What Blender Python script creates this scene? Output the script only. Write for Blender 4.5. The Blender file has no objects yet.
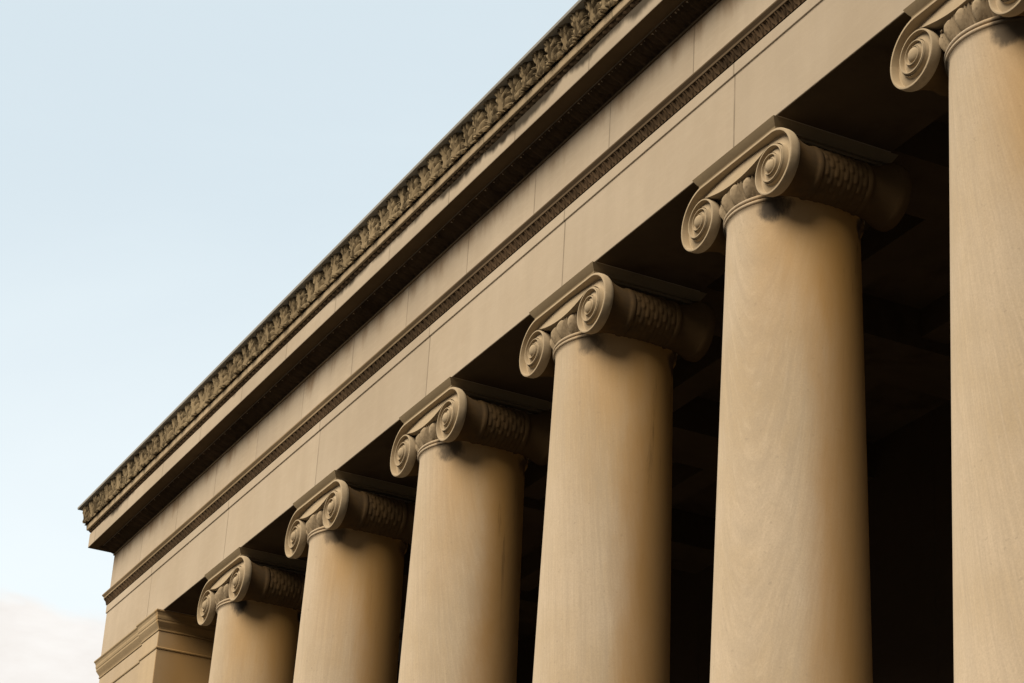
import bpy, math, random
import numpy as np
from mathutils import Matrix, Vector

random.seed(7)
rng = np.random.default_rng(11)
S = 4.0                      # metres between column axes
ZG = 3.56                    # ground level below the top of the abacus (in S)
YF = 0.0066                  # plane of architrave and frieze
YA = 0.1985                  # column axes
XE = -0.676                  # corner of the building
X1 = 7.75                    # how far the colonnade runs to the right
Y2 = 2.3                     # depth of the building
ZS = -2.78                   # top of the steps
BEAM = 0.3655
scene = bpy.context.scene
col = scene.collection
PI = math.pi

# ------------------------------------------------------------------ helpers
def empty(name, loc=(0, 0, 0)):
    o = bpy.data.objects.new(name, None)
    col.objects.link(o)
    o.location = loc
    return o

def tag(o, label=None, cat=None, group=None, kind=None):
    if label: o['label'] = label
    if cat: o['category'] = cat
    if group: o['group'] = group
    if kind: o['kind'] = kind
    return o

class MB:
    """collects geometry for ONE mesh object (units of S, origin at abacus level)"""
    def __init__(self):
        self.v = []; self.f = []; self.n = 0
    def add(self, V, F):
        V = np.asarray(V, float)
        self.v.append(V)
        for q in F: self.f.append(tuple(int(i) + self.n for i in q))
        self.n += len(V)
    def grid(self, P, close_u=False, flip=False):
        P = np.asarray(P, float)
        nu, nv = P.shape[:2]
        F = []
        for i in range(nu if close_u else nu - 1):
            i2 = (i + 1) % nu
            for j in range(nv - 1):
                q = (i * nv + j, i2 * nv + j, i2 * nv + j + 1, i * nv + j + 1)
                F.append(q[::-1] if flip else q)
        self.add(P.reshape(-1, 3), F)
    def box(self, x0, x1, y0, y1, z0, z1):
        V = [(x, y, z) for x in (x0, x1) for y in (y0, y1) for z in (z0, z1)]
        self.add(V, [(0, 1, 3, 2), (4, 6, 7, 5), (0, 4, 5, 1), (2, 3, 7, 6), (0, 2, 6, 4), (1, 5, 7, 3)])
    def lathe(self, prof, n=96, cx=0, cy=0):
        a = np.linspace(0, 2 * PI, n, endpoint=False)
        P = np.array([[(cx + r * math.cos(t), cy + r * math.sin(t), z) for (r, z) in prof] for t in a])
        self.grid(P, close_u=True)
    def sweep(self, prof):
        """closed (P,z) outline run along the front, round the corner and back"""
        n = len(prof)
        P = []
        P.append([(X1, YF - p, z) for p, z in prof])
        P.append([(XE - p, YF - p, z) for p, z in prof])
        P.append([(XE - p, Y2, z) for p, z in prof])
        V = [q for r in P for q in r]
        F = []
        for i in range(2):
            for j in range(n):
                k = (j + 1) % n
                F.append((i * n + j, i * n + k, (i + 1) * n + k, (i + 1) * n + j))
        F.append(tuple(range(n))[::-1]); F.append(tuple(2 * n + j for j in range(n)))
        self.add(V, F)
    def build(self, name, m, parent=None, origin=(0, 0, 0), smooth=None, zoff=ZG):
        V = np.concatenate(self.v)
        V = V + np.array([0, 0, zoff])
        V = V * S - np.array(origin)
        me = bpy.data.meshes.new(name)
        me.from_pydata(V.tolist(), [], self.f)
        me.validate(); me.update()
        import bmesh
        bm = bmesh.new(); bm.from_mesh(me)
        bmesh.ops.recalc_face_normals(bm, faces=bm.faces)
        bm.to_mesh(me); bm.free()
        if smooth is not None:
            me.polygons.foreach_set('use_smooth', [True] * len(me.polygons))
            me.set_sharp_from_angle(angle=math.radians(smooth))
        me.materials.append(m)
        o = bpy.data.objects.new(name, me)
        col.objects.link(o)
        if parent: o.parent = parent
        return o

def bevel(o, w, seg=2):
    b = o.modifiers.new('bevel', 'BEVEL'); b.width = w; b.segments = seg; b.limit_method = 'ANGLE'
    b.angle_limit = math.radians(40)

def sm(a, b, x):
    t = np.clip((x - a) / (b - a), 0, 1)
    return t * t * (3 - 2 * t)

# ---------------------------------------------------------------- materials
class NT:
    def __init__(self, mat):
        mat.use_nodes = True
        self.t = mat.node_tree; self.t.nodes.clear()
    def n(self, typ, **kw):
        o = self.t.nodes.new(typ)
        for k, v in kw.items():
            if hasattr(o, k): setattr(o, k, v)
        return o
    def l(self, a, b): self.t.links.new(a, b)
    def val(self, sock, v):
        if isinstance(v, bpy.types.NodeSocket): self.l(v, sock)
        else: sock.default_value = v
    def math(self, op, a, b=0.0, c=None, clamp=False):
        o = self.n('ShaderNodeMath', operation=op); o.use_clamp = clamp
        self.val(o.inputs[0], a); self.val(o.inputs[1], b)
        if c is not None: self.val(o.inputs[2], c)
        return o.outputs[0]
    def ramp(self, x, a, b, lo=0.0, hi=1.0):
        o = self.n('ShaderNodeMapRange', interpolation_type='SMOOTHSTEP')
        self.val(o.inputs[0], x); o.inputs[1].default_value = a; o.inputs[2].default_value = b
        o.inputs[3].default_value = lo; o.inputs[4].default_value = hi
        return o.outputs[0]
    def mix(self, f, a, b, mode='MIX'):
        o = self.n('ShaderNodeMix', data_type='RGBA', blend_type=mode)
        self.val(o.inputs[0], f)
        for s, v in ((o.inputs[6], a), (o.inputs[7], b)):
            if isinstance(v, bpy.types.NodeSocket): self.l(v, s)
            else: s.default_value = (*v, 1)
        return o.outputs[2]
    def noise(self, vec, scale, detail=4, rough=.55, dist=0.0):
        o = self.n('ShaderNodeTexNoise'); self.l(vec, o.inputs['Vector'])
        o.inputs['Scale'].default_value = scale; o.inputs['Detail'].default_value = detail
        o.inputs['Roughness'].default_value = rough; o.inputs['Distortion'].default_value = dist
        return o.outputs['Fac']
    def mapping(self, vec, scale=(1, 1, 1), rot=(0, 0, 0), loc=(0, 0, 0)):
        o = self.n('ShaderNodeMapping'); self.l(vec, o.inputs[0])
        for s, v in ((o.inputs['Location'], loc), (o.inputs['Rotation'], rot), (o.inputs['Scale'], scale)):
            if isinstance(v, bpy.types.NodeSocket): self.l(v, s)
            else: s.default_value = v
        return o.outputs[0]

def stone(name, base, tint, dark=(.06, .045, .03), joints=None, soot=0.0, soot_scale=.5, grain=1.0,
          streak=0.25, shaft=False, bump=.25, extra=None):
    m = bpy.data.materials.new(name); t = NT(m)
    geo = t.n('ShaderNodeTexCoord'); oi = t.n('ShaderNodeObjectInfo')
    sep0 = t.n('ShaderNodeSeparateXYZ'); t.l(geo.outputs['Object'], sep0.inputs[0])
    off = t.n('ShaderNodeCombineXYZ')
    t.l(t.math('MULTIPLY', oi.outputs['Random'], 37.0), off.inputs[0])
    t.l(t.math('MULTIPLY', oi.outputs['Random'], 91.0), off.inputs[2])
    add = t.n('ShaderNodeVectorMath', operation='ADD')
    t.l(geo.outputs['Object'], add.inputs[0]); t.l(off.outputs[0], add.inputs[1])
    p = add.outputs[0] if shaft else geo.outputs['Object']
    # broad tone, bedding streaks, grain
    broad = t.noise(p, .55, 5, .6)
    c = t.mix(t.ramp(broad, .3, .72), base, tint)
    if shaft:
        rnd = oi.outputs['Random']
        rc = t.n('ShaderNodeCombineXYZ')                      # the bedding of every block lies another way
        t.l(t.math('MULTIPLY', t.math('SUBTRACT', rnd, .40), .60), rc.inputs[1])
        t.l(t.math('MULTIPLY', rnd, 5.0), rc.inputs[2])
        warp = t.n('ShaderNodeTexNoise'); t.l(p, warp.inputs['Vector']); warp.inputs['Scale'].default_value = .3
        wv = t.n('ShaderNodeVectorMath', operation='MULTIPLY_ADD')
        t.l(warp.outputs['Color'], wv.inputs[0]); wv.inputs[1].default_value = (.13, .13, .5); t.l(p, wv.inputs[2])
        rv = t.mapping(wv.outputs[0], rot=rc.outputs[0])
        s1 = t.noise(t.mapping(rv, (10, .8, .30)), 2.6, 6, .68)
        s2 = t.noise(t.mapping(rv, (26, 2.2, .9)), 2.4, 4, .7)
    else:
        s1 = t.noise(t.mapping(p, (3.0, 3.0, .35)), 1.0, 5, .6); s2 = t.noise(t.mapping(p, (1.2, 1.2, 9)), 2.0, 3, .6)
    c = t.mix(t.ramp(s1, .33, .68, 0, streak), c, tuple(x * .72 for x in base))
    c = t.mix(t.ramp(s2, .45, .75, 0, streak * .75), c, tuple(min(1, x * 1.18) for x in base))
    g = t.noise(p, 55, 3, .7)
    c = t.mix(t.ramp(g, .3, .7, 0, .16 * grain), c, tuple(x * .6 for x in base))
    sp2 = t.noise(p, 16, 2, .5)
    c = t.mix(t.ramp(sp2, .68, .76, 0, .18 * grain), c, tuple(x * .55 for x in base))
    h = t.math('MULTIPLY', g, .35)
    h = t.math('ADD', h, t.math('MULTIPLY', s1, .5))
    if soot:
        n1 = t.noise(t.mapping(p, (1, 1, .45)), soot_scale, 6, .65, .6)
        n2 = t.noise(p, soot_scale * 7, 4, .6)
        f = t.math('ADD', t.math('MULTIPLY', n1, .75), t.math('MULTIPLY', n2, .25))
        c = t.mix(t.ramp(f, .62 - .32 * soot, .72 - .1 * soot, 0, min(.92, .45 + soot * .5)), c, dark)
    if extra: c = extra(t, p, geo.outputs['Object'], sep0, c, oi)
    if joints:
        x0, per, wid = joints
        fx = t.math('FRACT', t.math('DIVIDE', t.math('SUBTRACT', sep0.outputs[0], x0 - per * 100), per))
        d = t.math('ABSOLUTE', t.math('SUBTRACT', fx, .5))
        d = t.math('SUBTRACT', .5, d)            # 0 at joint
        jn = t.noise(p, 2.5, 2, .5)
        jm = t.ramp(t.math('DIVIDE', t.math('MULTIPLY', d, per), wid), .5, 1.0, 1, 0)
        jm = t.math('MULTIPLY', jm, t.ramp(jn, .25, .6, .45, 1))
        c = t.mix(t.math('MULTIPLY', jm, .5), c, dark)
        # each block a slightly different tone
        bid = t.math('FLOOR', t.math('DIVIDE', t.math('SUBTRACT', sep0.outputs[0], x0 - per * 100), per))
        wn = t.n('ShaderNodeTexWhiteNoise', noise_dimensions='1D'); t.l(bid, wn.inputs['W'])
        c = t.mix(t.math('MULTIPLY', wn.outputs['Value'], .24), c, tuple(x * .6 for x in base))
        h = t.math('SUBTRACT', h, t.math('MULTIPLY', jm, 1.2))
    bs = t.n('ShaderNodeBsdfDiffuse')               # dry, dusty stone: no gloss even at grazing angles
    t.l(c, bs.inputs['Color']); bs.inputs['Roughness'].default_value = .6
    b = t.n('ShaderNodeBump'); b.inputs['Strength'].default_value = bump; b.inputs['Distance'].default_value = .012
    t.l(h, b.inputs['Height']); t.l(b.outputs[0], bs.inputs['Normal'])
    o = t.n('ShaderNodeOutputMaterial'); t.l(bs.outputs[0], o.inputs[0])
    return m

BASE = (.44, .372, .285); TINT = (.385, .318, .235)
SHB = (.485, .405, .305); SHT = (.42, .335, .225)
HSH = (ZG + ZS) * S    # world height of the stylobate
TOP = -ZS * S          # abacus top in a column's own coordinates

def shaft_stains_shade(t, p, obj, sep, c, oi):
    # ochre tone on the upper drum, brown drip marks at the porch side, soot and painted shadow under the volute
    z = sep.outputs[2]
    side0 = t.math('ADD', t.math('MULTIPLY', sep.outputs[0], .80), t.math('MULTIPLY', sep.outputs[1], .60))
    n = t.noise(t.mapping(p, (1.3, 1.3, .35)), 1.2, 5, .6)
    up = t.ramp(t.math('ADD', z, t.math('MULTIPLY', n, 2.4)), TOP - 2.2, TOP + .4)
    c = t.mix(t.math('MULTIPLY', t.math('MULTIPLY', up, t.ramp(side0, -.45, .40)), .72), c, (.42, .25, .08))
    # porch-side ochre
    side = t.math('ADD', t.math('MULTIPLY', sep.outputs[0], .62), t.math('MULTIPLY', sep.outputs[1], .78))
    si = t.ramp(t.math('ADD', side, t.math('MULTIPLY', t.math('SUBTRACT', n, .5), .5)), .10, .62)
    c = t.mix(t.math('MULTIPLY', si, .82), c, (.33, .185, .055))
    # drips
    dn = t.noise(t.mapping(p, (4, 4, .5)), 1.0, 6, .7, .5)
    dz = t.ramp(t.math('ADD', z, t.math('MULTIPLY', n, 2.0)), TOP - 3.2, TOP - .3)
    dm = t.math('MULTIPLY', t.math('MULTIPLY', t.ramp(dn, .54, .72), dz), t.ramp(side, .38, .6))
    c = t.mix(t.math('MULTIPLY', dm, .75), c, (.045, .03, .02))
    # blot of soot and painted volute shadow under each volute
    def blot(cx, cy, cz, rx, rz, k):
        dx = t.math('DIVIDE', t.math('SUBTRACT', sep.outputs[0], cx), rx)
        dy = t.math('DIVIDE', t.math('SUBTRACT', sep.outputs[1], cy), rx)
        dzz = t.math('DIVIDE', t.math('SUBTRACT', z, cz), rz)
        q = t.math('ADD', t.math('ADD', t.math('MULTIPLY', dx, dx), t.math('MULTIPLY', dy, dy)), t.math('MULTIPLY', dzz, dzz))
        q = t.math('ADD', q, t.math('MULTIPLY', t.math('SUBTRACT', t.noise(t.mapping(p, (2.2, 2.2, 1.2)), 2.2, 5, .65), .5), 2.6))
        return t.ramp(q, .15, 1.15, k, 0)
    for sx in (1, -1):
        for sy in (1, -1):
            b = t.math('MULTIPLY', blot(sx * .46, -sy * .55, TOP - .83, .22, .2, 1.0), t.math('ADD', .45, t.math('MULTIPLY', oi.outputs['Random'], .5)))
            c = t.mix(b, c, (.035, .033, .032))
    return c

M_shaft = stone('limestone_shaft', SHB, SHT, shaft=True, streak=.42, grain=2.0, bump=.22, extra=shaft_stains_shade)
M_cap = stone('limestone_capital', (.43, .35, .245), (.36, .285, .185), streak=.35, bump=.25, soot=.10, soot_scale=2.2, dark=(.13, .10, .065))
M_abacus = stone('limestone_abacus', (.28, .22, .14), (.22, .17, .105), streak=.3, soot=.12, soot_scale=1.2, dark=(.10, .075, .045))  # whole slab darkened to carry the shade along its sides
M_ech = stone('grimy_egg_carving', (.40, .32, .22), (.30, .235, .15), streak=.3, soot=.28, soot_scale=5, dark=(.07, .053, .033))
M_cap_shade = stone('limestone_shaded', (.135, .086, .04), (.08, .05, .025), streak=.3, soot=.22, soot_scale=1.2, bump=.3)  # capital stone darkened to paint shade on the rolls and back volutes
M_arch = stone('limestone_architrave', BASE, TINT, joints=(0.0, S, .02), streak=.2)
M_frieze_top_tone = None
def frieze_top_tone(t, p, obj, sep, c, oi):  # darker brown towards the top of the frieze
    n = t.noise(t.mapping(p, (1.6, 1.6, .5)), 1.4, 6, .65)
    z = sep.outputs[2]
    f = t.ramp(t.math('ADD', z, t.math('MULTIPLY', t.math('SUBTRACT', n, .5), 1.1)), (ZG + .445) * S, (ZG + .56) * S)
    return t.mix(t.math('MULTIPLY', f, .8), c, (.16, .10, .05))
M_frieze = stone('limestone_frieze', BASE, TINT, joints=(.27 * S, S / 2, .016), streak=.3, extra=frieze_top_tone)
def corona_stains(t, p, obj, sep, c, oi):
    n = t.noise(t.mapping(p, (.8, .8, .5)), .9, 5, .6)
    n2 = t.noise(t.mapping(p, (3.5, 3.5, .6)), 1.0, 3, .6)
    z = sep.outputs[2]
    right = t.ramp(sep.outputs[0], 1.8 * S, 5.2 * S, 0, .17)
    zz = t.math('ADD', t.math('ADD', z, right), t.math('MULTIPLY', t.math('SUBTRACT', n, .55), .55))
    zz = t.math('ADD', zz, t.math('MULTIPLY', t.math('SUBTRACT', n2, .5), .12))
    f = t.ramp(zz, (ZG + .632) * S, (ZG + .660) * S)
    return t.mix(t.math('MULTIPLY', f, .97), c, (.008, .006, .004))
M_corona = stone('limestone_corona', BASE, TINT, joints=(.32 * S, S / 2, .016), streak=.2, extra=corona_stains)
M_fillet = stone('weathered_fillet', (.44, .35, .235), (.35, .27, .17), joints=(.09 * S, S * .44, .02), soot=.12, soot_scale=1.6, dark=(.12, .11, .07))
def crown_soot(t, p, obj, sep, c, oi):
    n = t.noise(t.mapping(p, (9, 9, 2.2)), 1.5, 5, .7, .3)
    n2 = t.noise(t.mapping(p, (1, 1, 1)), .7, 3, .5)
    f = t.ramp(t.math('ADD', n, t.math('MULTIPLY', t.math('SUBTRACT', n2, .5), .3)), .46, .62)
    return t.mix(t.math('MULTIPLY', f, .8), c, (.03, .022, .013))
M_crown = stone('weathered_carving', (.33, .26, .16), (.20, .15, .088), streak=.5, extra=crown_soot)
M_dark = stone('sooty_shaded_carving', (.105, .07, .042), (.06, .042, .025), soot=.45, soot_scale=1.5, dark=(.03, .022, .015))  # soot, plus shade coloured in for the bed moulding and leaf gaps
def right_soot(t, p, obj, sep, c, oi):
    n = t.noise(t.mapping(p, (.5, 1, 1)), .6, 5, .6)
    f = t.ramp(t.math('ADD', sep.outputs[0], t.math('MULTIPLY', t.math('SUBTRACT', n, .5), 14)), 2.0 * S, 4.0 * S)
    return t.mix(t.math('MULTIPLY', f, .72), c, (.055, .038, .025))
M_taen = stone('weathered_moulding', (.30, .225, .14), (.20, .15, .09), soot=.1, soot_scale=.35, dark=(.06, .045, .03), extra=right_soot)
M_soffit_shade = stone('shaded_soffit', (.10, .071, .043), (.07, .05, .03), soot=.3, soot_scale=.4, dark=(.03, .02, .012))  # darkened stone stands in for shade on soffits and porch ceiling
def pier_ochre(t, p, obj, sep, c, oi):
    n = t.noise(t.mapping(p, (1, 1, .5)), 1.1, 5, .6)
    f = t.ramp(sep.outputs[0], (.2145 - .008) * S, (.2145 - .002) * S)
    f = t.math('MULTIPLY', f, t.ramp(t.math('ADD', sep.outputs[1], t.math('MULTIPLY', n, .5)), .15, .7, .45, .95))
    return t.mix(f, c, (.33, .20, .078))
M_pier = stone('limestone_pier', (.43, .34, .225), TINT, streak=.25, extra=pier_ochre)
M_pcap = stone('limestone_pier_moulding', (.38, .295, .185), (.30, .23, .14), streak=.2, soot=.1, soot_scale=1.2, dark=(.13, .1, .06), extra=pier_ochre)
M_piercap = stone('limestone_pier_cap', (.38, .295, .185), (.30, .23, .14), streak=.2, soot=.1, soot_scale=1.2, dark=(.13, .1, .06))
M_lead = stone('grey_roof_edge', (.34, .33, .30), (.27, .26, .23), streak=.2)
M_wall = stone('dark_porch_wall', (.085, .06, .037), (.065, .046, .028), joints=(.3 * S, S * .4, .02), streak=.2)  # stone darkened to stand in for the shade inside the porch
M_step = stone('granite_steps', (.12, .11, .10), (.09, .082, .074), streak=.1)
M_pave = stone('paving', (.085, .078, .07), (.06, .055, .05), joints=(0, 1.2, .02), streak=.2)

# ------------------------------------------------------- the colonnade building
B = empty('columned_building', (0, YF * S, 0))
tag(B, 'pale sandstone building with carved cornice, plain frieze and corner pier above the row of columns', 'building', None, 'thing')
OB = (0, YF * S, 0)

# architrave with two fasciae
mb = MB()
mb.sweep([(-BEAM, 0.0), (0, 0), (0, .2330), (.0045, .2338), (.0045, .2725), (-BEAM, .2725)])
arch = mb.build('architrave', M_arch, B, OB); bevel(arch, .008)

# carved strips ---------------------------------------------------------------
def carved(mb, prof, per, fn, amp, nu, nv, jitter=.0):
    """prof: (P,z) polyline bottom->top. fn(u in [0,1) per period, v, k) -> height"""
    prof = np.array(prof)
    d = np.r_[0, np.cumsum(np.hypot(*np.diff(prof, axis=0).T))]; d /= d[-1]
    v = np.linspace(0, 1, nv)
    P = np.interp(v, d, prof[:, 0]); Z = np.interp(v, d, prof[:, 1])
    # soften the polyline
    for _ in range(2):
        P[1:-1] = .25 * P[:-2] + .5 * P[1:-1] + .25 * P[2:]; Z[1:-1] = .25 * Z[:-2] + .5 * Z[1:-1] + .25 * Z[2:]
    tP = np.gradient(P); tZ = np.gradient(Z); L = np.hypot(tP, tZ)
    nP, nZ = tZ / L, -tP / L
    edge = sm(0, .04, v) * sm(1, .97, v)
    for run in (0, 1):
        length = (X1 - XE) if run == 0 else (Y2 - YF)
        k = max(1, round(length / per)); n = k * nu
        s = np.linspace(0, k, n + 1)
        U = s % 1.0; K = np.floor(s).astype(int); K[-1] = k - 1; U[-1] = 1.0
        UU, VV = np.meshgrid(U, v, indexing='ij'); KK = np.repeat(K[:, None], nv, 1)
        H = fn(UU, VV, KK + 100 * run) * amp
        H = H * edge[None, :]
        PP = P[None, :] + H * nP[None, :]; ZZ = Z[None, :] + H * nZ[None, :]
        f = (s / k)[:, None]
        if run == 0:
            X = (XE - PP) + (X1 - (XE - PP)) * f; Y = YF - PP
        else:
            X = XE - PP; Y = (YF - PP) + (Y2 - (YF - PP)) * f
        mb.grid(np.stack([X, Y, ZZ], -1), flip=(run == 1))

def hsh(K, a):
    return np.modf(np.abs(np.sin(K * 12.9898 + a * 78.233) * 43758.5453))[0]

def acanthus(u, v, K):
    """upright lobed leaves, two kinds per period, deep gaps with drilled eyelets between them"""
    out = np.full(u.shape, -2.9)
    for c, w, sd in ((.26, .222, 0), (.76, .185, 1), (1.26, .222, 0), (-.24, .185, 1)):
        Kc = K + (1 if c > 1 else -1 if c < 0 else 0)
        a1 = hsh(Kc, sd + 1.3) - .5; a2 = hsh(Kc, sd + 4.1) - .5; a3 = hsh(Kc, sd + 7.7) - .5
        x = (u - c - .016 * a1 - .05 * a2 * (v - .4)) / w
        ax = np.abs(x)
        # each side of the leaf is a stack of drooping lobes; their ribs run up and outward from the midrib
        q = v * 3.6 - ax * 1.35 + .35 * a3 + (.5 if sd else 0)
        lobe = np.abs(np.sin(PI * q))
        wv = .62 + .36 * lobe ** .5
        wv = wv * np.where(v > .80, np.sqrt(np.clip(1 - ((v - .80) / .2) ** 2, 0, 1)), 1)
        r = ax / np.maximum(wv, 1e-3)
        body = np.clip(1 - r ** 3, 0, 1) ** .5
        rib = lobe ** .55
        mid = np.exp(-(ax / .13) ** 2); groove = np.exp(-((ax - .24) / .07) ** 2)
        h = -1.0 + 1.0 * body + .75 * rib * body * sm(.12, .4, ax) + .95 * mid - .9 * groove * (1 - .4 * v)
        h = h + .25 * np.exp(-((v - .10) / .09) ** 2) * body
        h = np.where(r < 1.0, h - .35 * sd, -2.9)
        out = np.maximum(out, h)
    # small drops between the leaves
    for c in (.0, .5, 1.0):
        for ev in (.12, .34, .56):
            out = np.maximum(out, -2.2 + 2.4 * np.clip(1 - ((u - c - .012 * (hsh(K, ev) - .5)) / .022) ** 2 - ((v - ev) / .055) ** 2, 0, 1) ** .5)
    env = 1 - .70 * sm(.60, .97, v)
    return (out + .5) * env - .5

def leaf_dart(u, v, K):
    x = np.abs(u - .5) * 2 + .06 * (hsh(K, 5) - .5)
    w = .90 * np.sin(np.clip(v * 1.25 + .02, 0, 1) * PI / 2) ** .75
    r = x / np.maximum(w, .02)
    leaf = np.clip(1 - r ** 4, 0, 1) ** .5
    rim = np.exp(-((r - .78) / .16) ** 2)
    h = -1.1 + .75 * leaf + .95 * rim * (r < 1.05) + .55 * np.exp(-(x / .10) ** 2) * (1 - v) - .55 * np.exp(-((x - .3) / .14) ** 2)
    dart = np.exp(-((1 - x) / .09) ** 2) * (v < .6)
    return np.maximum(h, -1.1 + 1.2 * dart) + (hsh(K, 2) - .5) * .15

def egg_strip(u, v, K):
    x = (u - .5) * 2
    e = (x / .52) ** 2 + ((v - .55) / .52) ** 2
    egg = np.sqrt(np.clip(1 - e, 0, 1))
    rim = np.exp(-((np.sqrt(e) - 1.28) / .16) ** 2)
    dart = np.exp(-((1 - np.abs(x)) / .09) ** 2)
    return np.maximum(np.maximum(-.7 + 1.5 * egg, -.7 + 1.0 * rim), -.7 + .9 * dart)

# moulding that crowns the architrave
mb = MB()
mb.sweep([(-.25, .2725), (.002, .2725), (.002, .3055), (.0195, .3065), (.0195, .3145), (.0215, .3165), (.0275, .3235), (.0275, .3285), (-.25, .333)])
tm = mb.build('architrave_moulding', M_taen, B, OB); bevel(tm, .005)
mb = MB(); carved(mb, [(.0065, .2745), (.0070, .281), (.009, .290), (.0125, .298), (.018, .3055)], .037, leaf_dart, .0052, 22, 16)
mb.build('leaf_carving', M_dark, tm, OB, smooth=50)

# frieze
mb = MB(); mb.sweep([(-.3, .332), (0, .332), (0, .545), (-.3, .545)])
fr = mb.build('frieze', M_frieze, B, OB)

# cornice ------------------------------------------------------------------
mb = MB()
mb.sweep([(-.3, .5455), (.0, .5455), (.050, .580), (.0640, .580), (.0640, .575), (.107, .575), (.107, .6450), (.099, .6475),
          (.099, .663), (-.3, .663)])
cor = mb.build('cornice', M_corona, B, OB); bevel(cor, .01)
mb = MB()
mb.sweep([(.051, .5787), (.0625, .5787), (.0625, .5736), (.1067, .5736), (.1067, .5752), (.0648, .5752), (.0648, .5815), (.051, .5815)])
mb.build('soffit_shade_slab', M_soffit_shade, cor, OB)  # thin slab added under the cornice, coloured dark as its shade
mb = MB()
mb.sweep([(-.02, .526), (.0055, .526), (.0055, .532), (.0, .536), (-.02, .536)])
bfil = mb.build('bed_fillet', M_taen, cor, OB)
mb = MB(); carved(mb, [(.0035, .533), (.008, .537), (.022, .547), (.038, .558), (.049, .5755)], .066, leaf_dart, .0075, 26, 20)
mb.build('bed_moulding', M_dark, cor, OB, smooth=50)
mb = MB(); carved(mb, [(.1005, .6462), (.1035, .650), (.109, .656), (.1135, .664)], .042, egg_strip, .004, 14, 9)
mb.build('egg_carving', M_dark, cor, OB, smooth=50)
mb = MB(); mb.sweep([(-.2, .664), (.1225, .664), (.1255, .6925), (-.2, .6925)])
bevel(mb.build('cornice_fillet', M_fillet, cor, OB), .012)
mb = MB(); mb.sweep([(-.2, .6925), (.108, .6925), (.110, .72), (.115, .745), (.135, .7765), (-.2, .7765)])
mb.build('crown_shade_backing', M_dark, cor, OB)  # dark backing paints shade into the gaps between the leaves
mb = MB(); carved(mb, [(.1335, .6925), (.1345, .708), (.1365, .724), (.1395, .740), (.146, .757), (.155, .768), (.165, .777)], .172, acanthus, .0150, 120, 70)
mb.build('crown_moulding', M_crown, cor, OB, smooth=60)
mb = MB(); mb.sweep([(-.2, .7765), (.1685, .7765), (.1705, .788), (-.2, .80)])
bevel(mb.build('roof_edge', M_lead, cor, OB), .008)
# roof slab
mb = MB(); mb.box(XE + .2, X1, YF + .2, Y2, .78, .799); mb.build('roof', M_lead, B, OB)

# corner pier ---------------------------------------------------------------
PXR = .2145; PBR = -.02
mb = MB()
mb.box(XE, PBR, YF + .008, YF + BEAM, ZS, -.088)
mb.box(PBR, PXR, YF, YF + BEAM, ZS, -.088)
pier = mb.build('corner_pier', M_pier, B, OB); bevel(pier, .01)
# cap: profile swept round front right portion and front left portion
def wrap(mb, prof, x0, x1, y0, y1, left=True, right=True):
    n = len(prof); V = []; F = []
    for p, z in prof:
        xa = x0 - (p if left else 0); xb = x1 + (p if right else 0)
        V += [(xa, y1, z), (xa, y0 - p, z), (xb, y0 - p, z), (xb, y1, z)]
    for i in range(n - 1):
        for j in range(3):
            F.append((i * 4 + j, i * 4 + j + 1, i * 4 + j + 5, i * 4 + j + 4))
    F.append((0, 3, 2, 1)); F.append(tuple((n - 1) * 4 + j for j in range(4)))
    for a, b in ((0, 0), (3, 3)):
        pass
    V2 = V
    F.append(tuple([i * 4 for i in range(n)] + [i * 4 + 3 for i in range(n - 1, -1, -1)]))
    mb.add(V2, F)
capprof = [(0, -.088), (.0035, -.086), (.0035, -.081), (.001, -.079), (.004, -.072), (.011, -.060), (.0165, -.050), (.0165, -.041),
           (.0185, -.039), (.0205, -.030), (.0205, -.022), (.024, -.012), (.029, -.006), (.029, -.0005), (0.0, -.0005)]
mb = MB()
wrap(mb, capprof, XE, PBR, YF + .008, YF + BEAM, right=False)
wrap(mb, capprof, PBR, PXR, YF, YF + BEAM, left=True)
mb.build('pier_cap', M_pcap, pier, OB)
neck = [(0, -.170), (.004, -.168), (.005, -.163), (.001, -.160), (0, -.159)]
mb = MB()
wrap(mb, neck, XE, PBR, YF + .008, YF + BEAM, right=False)
wrap(mb, neck, PBR, PXR, YF, YF + BEAM)
mb.build('neck_band', M_pcap, pier, OB)

# porch: inner walls, beams, ceiling ------------------------------------------
YB = 1.75
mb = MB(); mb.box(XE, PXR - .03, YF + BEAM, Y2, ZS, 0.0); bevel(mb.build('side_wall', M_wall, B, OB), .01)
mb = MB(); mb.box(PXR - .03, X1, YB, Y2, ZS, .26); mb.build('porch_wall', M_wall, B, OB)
mb = MB()
mb.box(PXR - .03, X1, YF + BEAM, YB, .2, .26)
for i in range(0, 9):
    x = i + .0
    if x > PXR and x < X1: mb.box(x - .14, x + .14, YF + BEAM, YB, .06, .2)
for k in range(1, 3):
    y = YF + BEAM + k * (YB - YF - BEAM) / 3
    for i in range(0, 8):
        xa = max(PXR - .03, i + .14) if i else PXR - .03; xb = min(X1, i + .86)
        if xb > xa: mb.box(xa, xb, y - .05, y + .05, .10, .2)
mb.build('porch_ceiling', M_soffit_shade, B, OB)
# thin slabs added under the beam, coloured dark for the shade between columns
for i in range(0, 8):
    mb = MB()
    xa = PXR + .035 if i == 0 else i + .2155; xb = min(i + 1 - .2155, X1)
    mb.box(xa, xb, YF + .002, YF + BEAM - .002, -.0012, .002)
    mb.build('beam_shade_slab', M_soffit_shade, B, OB)
# steps
mb = MB()
ns = 18
for k in range(ns):
    z0 = -ZG + k * (ZG + ZS) / ns; z1 = -ZG + (k + 1) * (ZG + ZS) / ns
    o = (ns - 1 - k) * .085
    mb.box(XE - .2 - .0 * o, X1, YF - .12 - o, Y2, z0, z1 - .0006)
mb.build('steps', M_step, B, OB)

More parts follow.
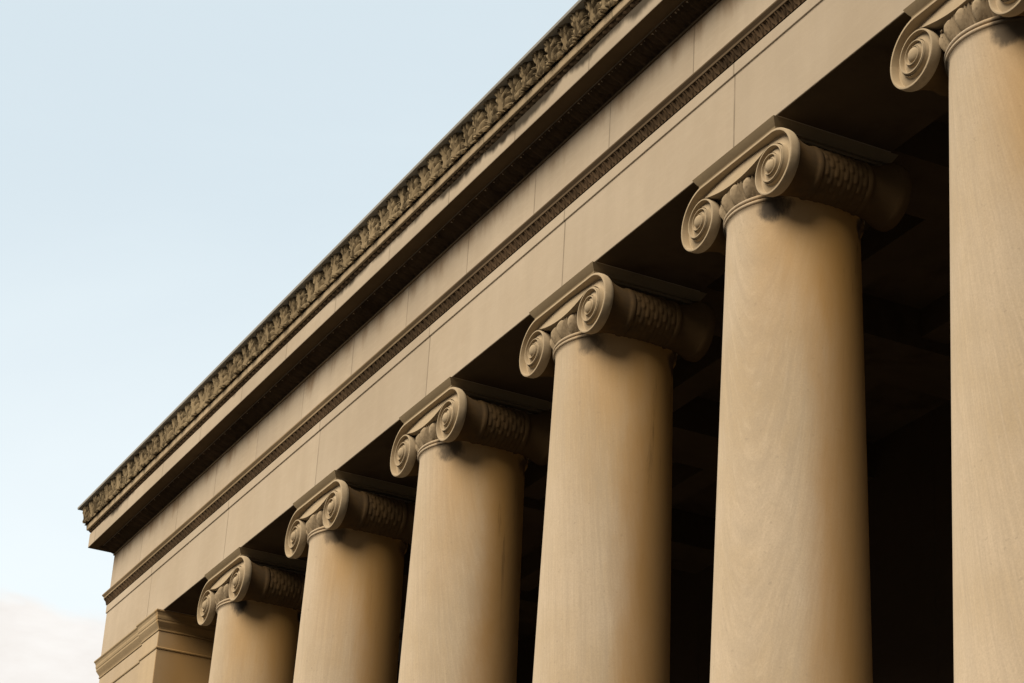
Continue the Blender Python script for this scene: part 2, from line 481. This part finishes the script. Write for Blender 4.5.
# ------------------------------------------------------------------ the columns
XV = .182; ZE = -.1375; R0 = .1085; XS = 1.05; K = math.log(.565) / (2 * PI)
LIFT = .008; DEP = .54
YV = -.187                       # face plane of the volutes, in column coordinates
def rs(phi): return R0 * np.exp(K * phi)
TT = np.array([0, .02, .08, .155, .17, .185, .24, .33, .45, .6, .74, .84, .885, .90, .93, .955, .975, 1.0])
GG = np.array([-.10, .0, .03, .0, -.30, -.95, -1.05, -1.0, -.94, -.86, -.80, -.78, -.30, -.32, -.85, -.85, -.14, -.10])
def volute(sx, sy):
    mb = MB()
    turns = 3.0; n = 150
    phi = np.linspace(0, turns * 2 * PI, n + 1)
    ra = rs(phi); rb = rs(phi + 2 * PI)
    t = TT[None, :]
    rho = ra[:, None] * (1 - t) + rb[:, None] * t
    dep = (ra - rb) * DEP
    lift = (1 - ra / R0) * LIFT                     # spiral stands forward towards the eye
    lift_b = (1 - rb / R0) * LIFT
    Hh = dep[:, None] * GG[None, :] + lift[:, None] * (1 - t) + lift_b[:, None] * t
    X = XV + XS * rho * np.sin(phi)[:, None]; Z = ZE + rho * np.cos(phi)[:, None]
    Y = YV - Hh
    P = np.stack([sx * X, sy * Y, Z], -1)
    mb.grid(P)
    # eye
    re = float(rs(turns * 2 * PI)) * .98
    q = []
    for a in np.linspace(0, 2 * PI, 32, endpoint=False):
        row = []
        for e in np.linspace(0, PI / 2, 7):
            rr = re * math.cos(e); hh = .0055 + .0075 * math.sin(e)
            row.append((sx * (XV + XS * rr * math.sin(a)), sy * (YV - hh + .006 * (1 - math.sin(e))), ZE + rr * math.cos(a)))
        row[0] = (row[0][0], sy * YV, row[0][2])
        q.append(row)
    mb.grid(np.array(q), close_u=True)
    # rim wall going back
    ph = np.linspace(0, 2 * PI, 73); r = rs(ph)
    rows = []
    y0 = YV - ((r - rs(ph + 2 * PI)) * DEP * GG[0] + (1 - r / R0) * LIFT)
    for dy, k in ((0, 1.0), (.003, 1.005), (.015, 1.005), (.022, .990), (.028, .95), (.0300, .5)):
        rows.append(np.stack([sx * (XV + XS * r * k * np.sin(ph)), sy * (y0 + dy), ZE + r * k * np.cos(ph)], -1))
    mb.grid(np.array(rows))
    return mb

def bez(p, t):
    t = np.asarray(t)[:, None]; p = np.array(p)
    return (1 - t) ** 3 * p[0] + 3 * (1 - t) ** 2 * t * p[1] + 3 * (1 - t) * t * t * p[2] + t ** 3 * p[3]
# lower edge of the channel joining both volutes
ph_d = 2 * PI - .28
rd = float(rs(ph_d))
P0 = (XV + XS * rd * math.sin(ph_d), ZE + rd * math.cos(ph_d))
bz = bez([(0, -.1035), (.070, -.1035), (P0[0] - .045, P0[1] - .0125), P0], np.linspace(0, 1, 30))
php = np.linspace(ph_d, 2 * PI, 10)[1:]
spl = np.stack([XV + XS * rs(php) * np.sin(php), ZE + rs(php) * np.cos(php)], -1)
edge = np.concatenate([bz, spl])
def canal(mb, sy):
    xs = np.concatenate([-edge[::-1, 0], edge[1:, 0]]); zb = np.concatenate([edge[::-1, 1], edge[1:, 1]])
    zt = ZE + R0
    w0 = R0 * (1 - .565)
    GC = GG.copy(); 
    rows = []
    for x, z1 in zip(xs, zb):
        k = 1 - .35 * (1 - (x / XV) ** 2)            # channel is fuller in the middle
        t = TT
        tz = zt + (z1 - zt) * np.where(t < .25, t * w0 / (zt - z1), np.where(t > .84, 1 - (1 - t) * w0 / (zt - z1), 0))
        ta, tb = .24 * w0 / (zt - z1), 1 - .16 * w0 / (zt - z1)
        mid = (t >= .24) & (t <= .84)
        tz = np.where(mid, zt + (z1 - zt) * (ta + (tb - ta) * (t - .24) / .60), tz)
        H = w0 * DEP * GC * np.where(mid, k, 1) + (1 - .565) * LIFT * t
        rows.append(np.stack([np.full_like(t, x), sy * (YV - H), tz], -1))
    P = np.array(rows)
    mb.grid(P)
    # underside of the lower edge
    low = np.array([[(x, sy * (YV - .004), z), (x, sy * (YV + .012), z - .001), (x, sy * (YV + .05), z + .004)] for x, z in zip(xs, zb)])
    mb.grid(low)
    top = np.array([[(x, sy * (YV + .0044), zt), (x, sy * (YV + .02), zt + .002)] for x in xs])
    mb.grid(top)

def bolster(sx):
    mb = MB()
    ys = np.concatenate([np.linspace(-.161, -.088, 14), np.linspace(-.086, -.070, 9), np.linspace(-.068, .068, 60), np.linspace(.070, .086, 9), np.linspace(.088, .161, 14)])
    ph = np.linspace(0, 2 * PI, 145)
    rows = []
    for y in ys:
        a = abs(y)
        if a > .087:
            f = (a - .087) / (.161 - .087); k = .755 + .20 * f ** 2.0
        elif a > .069:
            k = .765 + .035 * math.sqrt(max(0, 1 - ((a - .078) / .0085) ** 2)) if .0695 < a < .0865 else .755
        else:
            k = .76 + .015 * math.cos(y / .068 * PI / 2)
        r = rs(ph) * k
        # open the spiral so the section closes at the top
        if a <= .068:
            v = (y + .068) / .136                     # long narrow leaves wrapped round the roll
            lane = abs((v * 9) % 1 - .5) * 2
            ph2 = (ph * 5 / PI + (math.floor(v * 9) % 2) * .5) % 1
            tip = np.sqrt(np.clip(1 - (lane * (.55 + .6 * ph2)) ** 2, 0, 1))
            r = r + .0030 * (tip - .5) + .003 * (ph2 - .5)
        rows.append(np.stack([sx * (XV + XS * r * np.sin(ph)), np.full_like(ph, y), ZE + r * np.cos(ph)], -1))
    mb.grid(np.array(rows))
    return mb

def echinus():
    mb = MB()
    N = 22; na = 40; nv = 46
    th = np.linspace(0, 2 * PI, N * na, endpoint=False)
    v = np.linspace(0, 1, nv)
    ztop, zbot = -.1005, -.1735
    base = np.interp(v, [0, .12, .35, .6, 1], [.178, .1845, .1885, .188, .179])
    Z = ztop + (zbot - ztop) * v
    a = (((th + PI / 2) / (2 * PI) * N + .5) % 1 - .5) * 2
    A, V = np.meshgrid(a, v, indexing='ij')
    e = np.sqrt((A / .46) ** 2 + ((V - .50) / .52) ** 2)
    egg = np.sqrt(np.clip(1 - e ** 2, 0, 1)) ** .8
    rim = np.exp(-((e - 1.34) / .15) ** 2)
    rim2 = 0 * e
    dart = np.exp(-((1 - np.abs(A)) / .09) ** 2)
    H = np.maximum.reduce([-1 + 1.9 * egg, -1 + 1.35 * rim, -1 + 1.2 * rim2, -1 + 1.3 * dart])
    H = H * sm(1, .97, V) * sm(0, .05, V)
    R = base[None, :] - .0022 + H * .0165
    P = np.stack([R * np.cos(th)[:, None], R * np.sin(th)[:, None], np.repeat(Z[None, :], len(th), 0)], -1)
    mb.grid(P, close_u=True)
    mb.lathe([(.10, -.088), (.170, -.1007)], 64)
    return mb

def palmette(mb, sx, sy):
    # small three-lobed leaf in the corner between channel and volute
    c = (.124, -.0995)
    for deg, L, w in ((196, .034, .0040), (222, .037, .0046), (250, .034, .0042)):
        a = math.radians(deg)
        rows = []
        for q in np.linspace(0, 1, 9):
            ww = w * math.sin(PI * (q * .86 + .12)) + .0005
            px = c[0] + L * q * math.cos(a); pz = c[1] + L * q * math.sin(a) - .004 * q * q
            y0 = -math.sqrt(.189 ** 2 - min(px, .15) ** 2) - .006
            y0 = max(y0, YV + .004)
            nx, nz = -math.sin(a), math.cos(a)
            rows.append([(sx * (px + nx * ww * math.cos(tt)), sy * (y0 + .8 * ww * math.sin(tt)), pz + nz * ww * math.cos(tt)) for tt in np.linspace(0, 2 * PI, 9)[:-1]])
        mb.grid(np.transpose(np.array(rows), (1, 0, 2)), close_u=True)

def torus_prof(r, z, h, n=8):
    return [(r - h + h * math.cos(t), z + h * math.sin(t)) for t in np.linspace(PI / 2, -PI / 2, n)]

LABELS = ['farthest plain stone column, standing next to the corner pier',
          'second plain stone column from the corner pier, half hidden by the third column',
          'third plain stone column from the corner pier, its capital clear of its neighbours',
          'fourth plain stone column from the corner pier, near the middle of the row',
          'wide plain stone column, next to the nearest column, its whole scrolled capital in view',
          'nearest and largest stone column, its shaft and capital cut by the right edge',
          'stone column just out of view on the right, beside the largest column']

def make_column():
    root = empty('stone_column', (0, 0, HSH))
    Z0 = -ZS
    def bld(mb, name, m, par, smooth=35):
        return mb.build(name, m, par, (0, 0, 0), smooth=smooth, zoff=Z0)
    # shaft with astragal rings and flared foot
    prof = torus_prof(.1895, -.1785, .0050) + [(.1825, -.1840)] + torus_prof(.1885, -.1905, .0048) + [(.1835, -.1960), (.1815, -.1985), (.1800, -.203)]
    zs = np.linspace(-.209, -2.60, 40)
    for z in zs:
        f = (z + .2) / (-2.4)
        prof.append((.1764 - .01466 * z + .0022 * math.sin(PI * min(1, f)), z))
    rb = prof[-1][0]
    prof += [(rb + .002, -2.625), (rb + .008, -2.645), (rb + .016, -2.655), (rb + .016, -2.668)]
    mb = MB(); mb.lathe(prof, 128)
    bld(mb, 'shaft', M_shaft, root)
    # attic base
    mb = MB()
    b = rb
    bp = torus_prof(b + .034, -2.685, .017, 10) + [(b + .018, -2.703), (b + .016, -2.712), (b + .026, -2.722), (b + .030, -2.7235)] + torus_prof(b + .056, -2.742, .018, 10) + [(.1, -2.7605)]
    mb.lathe([(.1, -2.668)] + bp, 96)
    q = b + .06
    mb.box(-q, q, -q, q, ZS, -2.7605)
    bld(mb, 'base', M_cap, root)
    # capital: core and channels; its pieces are sub-parts
    mb = MB()
    canal(mb, 1); canal(mb, -1)
    mb.box(-.165, .165, -.150, .150, -.098, -.036)
    for sx in (1, -1):
        for sy in (1, -1): palmette(mb, sx, sy)
    cap = bld(mb, 'capital', M_cap, root)
    mb = MB()
    hx, hy = .2095, .1985
    ap = [(-.024, -.036), (-.024, -.0285), (-.0145, -.0275), (-.0145, -.0225), (-.0135, -.0205), (-.0105, -.0175), (-.001, -.002), (0, 0), (0, .0)]
    V = []; F = []
    ap = ap[:-1]
    for p, z in ap:
        V += [(-hx - p, -hy - p, z), (hx + p, -hy - p, z), (hx + p, hy + p, z), (-hx - p, hy + p, z)]
    for i in range(len(ap) - 1):
        for j in range(4):
            F.append((i * 4 + j, i * 4 + (j + 1) % 4, i * 4 + 4 + (j + 1) % 4, i * 4 + 4 + j))
    F.append((3, 2, 1, 0)); n = (len(ap) - 1) * 4; F.append((n, n + 1, n + 2, n + 3))
    mb.add(V, F)
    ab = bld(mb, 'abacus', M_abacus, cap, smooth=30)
    for sx in (1, -1):
        for sy in (1, -1):
            bld(volute(sx, sy), 'volute', M_cap if sy == 1 else M_cap_shade, cap, smooth=40)  # back volutes take the shade-darkened stone
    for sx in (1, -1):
        bld(bolster(sx), 'bolster', M_cap_shade, cap, smooth=50)
    bld(echinus(), 'echinus', M_ech, cap, smooth=50)
    return root

def copy_tree(o, parent=None):
    c = o.copy(); col.objects.link(c); c.parent = parent
    for ch in list(o.children): copy_tree(ch, c)
    return c

proto = make_column()
tag(proto, LABELS[0], 'column', 'row of stone columns along the porch', 'thing')
for i in range(1, 8):
    o = proto if i == 1 else copy_tree(proto)
    o.location = (i * S, YA * S, HSH)
    o['label'] = LABELS[i - 1]

# ----------------------------------------------------------------------- ground
mb = MB(); mb.add([(-150, -150, -ZG), (150, -150, -ZG), (150, 150, -ZG), (-150, 150, -ZG)], [(0, 1, 2, 3)])
g = mb.build('ground', M_pave); g['kind'] = 'structure'

# ----------------------------------------------------------------------- light
EL = math.radians(41); AZ = math.radians(20)      # low soft sun, to the right of the facade's normal
sd = Vector((math.cos(EL) * math.sin(AZ), -math.cos(EL) * math.cos(AZ), math.sin(EL)))
L = bpy.data.lights.new('sun', 'SUN'); L.energy = 1.5; L.angle = math.radians(42); L.color = (1, .87, .70)
so = bpy.data.objects.new('sun', L); col.objects.link(so)
so.rotation_euler = sd.to_track_quat('Z', 'Y').to_euler()

w = bpy.data.worlds.new('World'); scene.world = w; w.use_nodes = True
t = NT.__new__(NT); t.t = w.node_tree; t.t.nodes.clear()
sky = t.n('ShaderNodeTexSky', sky_type='NISHITA'); sky.sun_disc = False
sky.sun_elevation = EL; sky.sun_rotation = math.atan2(sd.x, sd.y)
sky.dust_density = 1.5; sky.air_density = 1.0
tc = t.n('ShaderNodeTexCoord')
sep = t.n('ShaderNodeSeparateXYZ'); t.l(tc.outputs['Generated'], sep.inputs[0])
zz = t.math('MAXIMUM', sep.outputs[2], 0.02)
cl = t.noise(t.mapping(tc.outputs['Generated'], (1.6, 1.6, 4.2), loc=(.3, .1, .2)), 1.5, 7, .55, .4)
low = t.ramp(zz, .26, .52, 1, 0)
thin = t.math('ADD', t.math('MULTIPLY', cl, .9), t.math('MULTIPLY', low, .30))
veil = t.ramp(thin, .36, .78, .88, .98)
lowcloud = t.ramp(t.math('ADD', zz, t.math('MULTIPLY', t.math('SUBTRACT', cl, .5), -.16)), .297, .309, .95, 0)
hi = t.mix(t.ramp(zz, .30, .50), (3.98, 4.33, 4.45), (3.3, 3.78, 4.0))
ccol = t.mix(lowcloud, hi, t.mix(t.ramp(t.noise(t.mapping(tc.outputs['Generated'], (3, 3, 9)), 3.0, 6, .6), .35, .65), (3.88, 3.62, 3.38), (4.4, 4.22, 4.02)))
c = t.mix(veil, t.mix(1.0, sky.outputs[0], (.68, .68, .68), 'MULTIPLY'), ccol)
# unseen sky darkened on purpose to cut light from the right and low front
sky_dim = t.ramp(t.math('ADD', sep.outputs[0], t.math('MULTIPLY', t.math('SUBTRACT', cl, .5), .4)), -.55, .35, 0, .90)
front = t.math('ADD', sep.outputs[0], t.math('MULTIPLY', sep.outputs[1], -.9))
low_dim = t.math('MULTIPLY', t.ramp(front, -.45, .35), t.ramp(t.math('ADD', sep.outputs[2], t.math('MULTIPLY', t.math('SUBTRACT', cl, .5), .2)), .22, .42, .93, 0))
sky_dim = t.math('MAXIMUM', sky_dim, low_dim)
c = t.mix(sky_dim, c, (.75, .72, .72))
bg = t.n('ShaderNodeBackground'); t.l(c, bg.inputs[0]); bg.inputs[1].default_value = .05
wo = t.n('ShaderNodeOutputWorld'); t.l(bg.outputs[0], wo.inputs[0])

# ----------------------------------------------------------------------- camera
F_PX = 2321.416; yaw, pitch, roll = 1.13235844, .43739001, .06195643
C = Vector((9.69694, -2.82129, -3.163507 + ZG)) * S
ca, sa, cb, sb = math.cos(yaw), math.sin(yaw), math.cos(pitch), math.sin(pitch)
fw = Vector((-sa * cb, ca * cb, sb)); r = Vector((ca, sa, 0)); u = r.cross(fw)
r2 = math.cos(roll) * r + math.sin(roll) * u; u2 = -math.sin(roll) * r + math.cos(roll) * u
cam = bpy.data.cameras.new('camera'); cam.sensor_width = 36; cam.lens = F_PX * 36 / 1024; cam.clip_end = 3000
co = bpy.data.objects.new('camera', cam); col.objects.link(co)
m = Matrix((r2, u2, -fw)).transposed().to_4x4(); m.translation = C
co.matrix_world = m
scene.camera = co
vs = scene.view_settings; vs.view_transform = 'Standard'; vs.look = 'None'; vs.gamma = 1; vs.exposure = 2.2
vs.use_curve_mapping = False
scene.cycles.max_bounces = 6
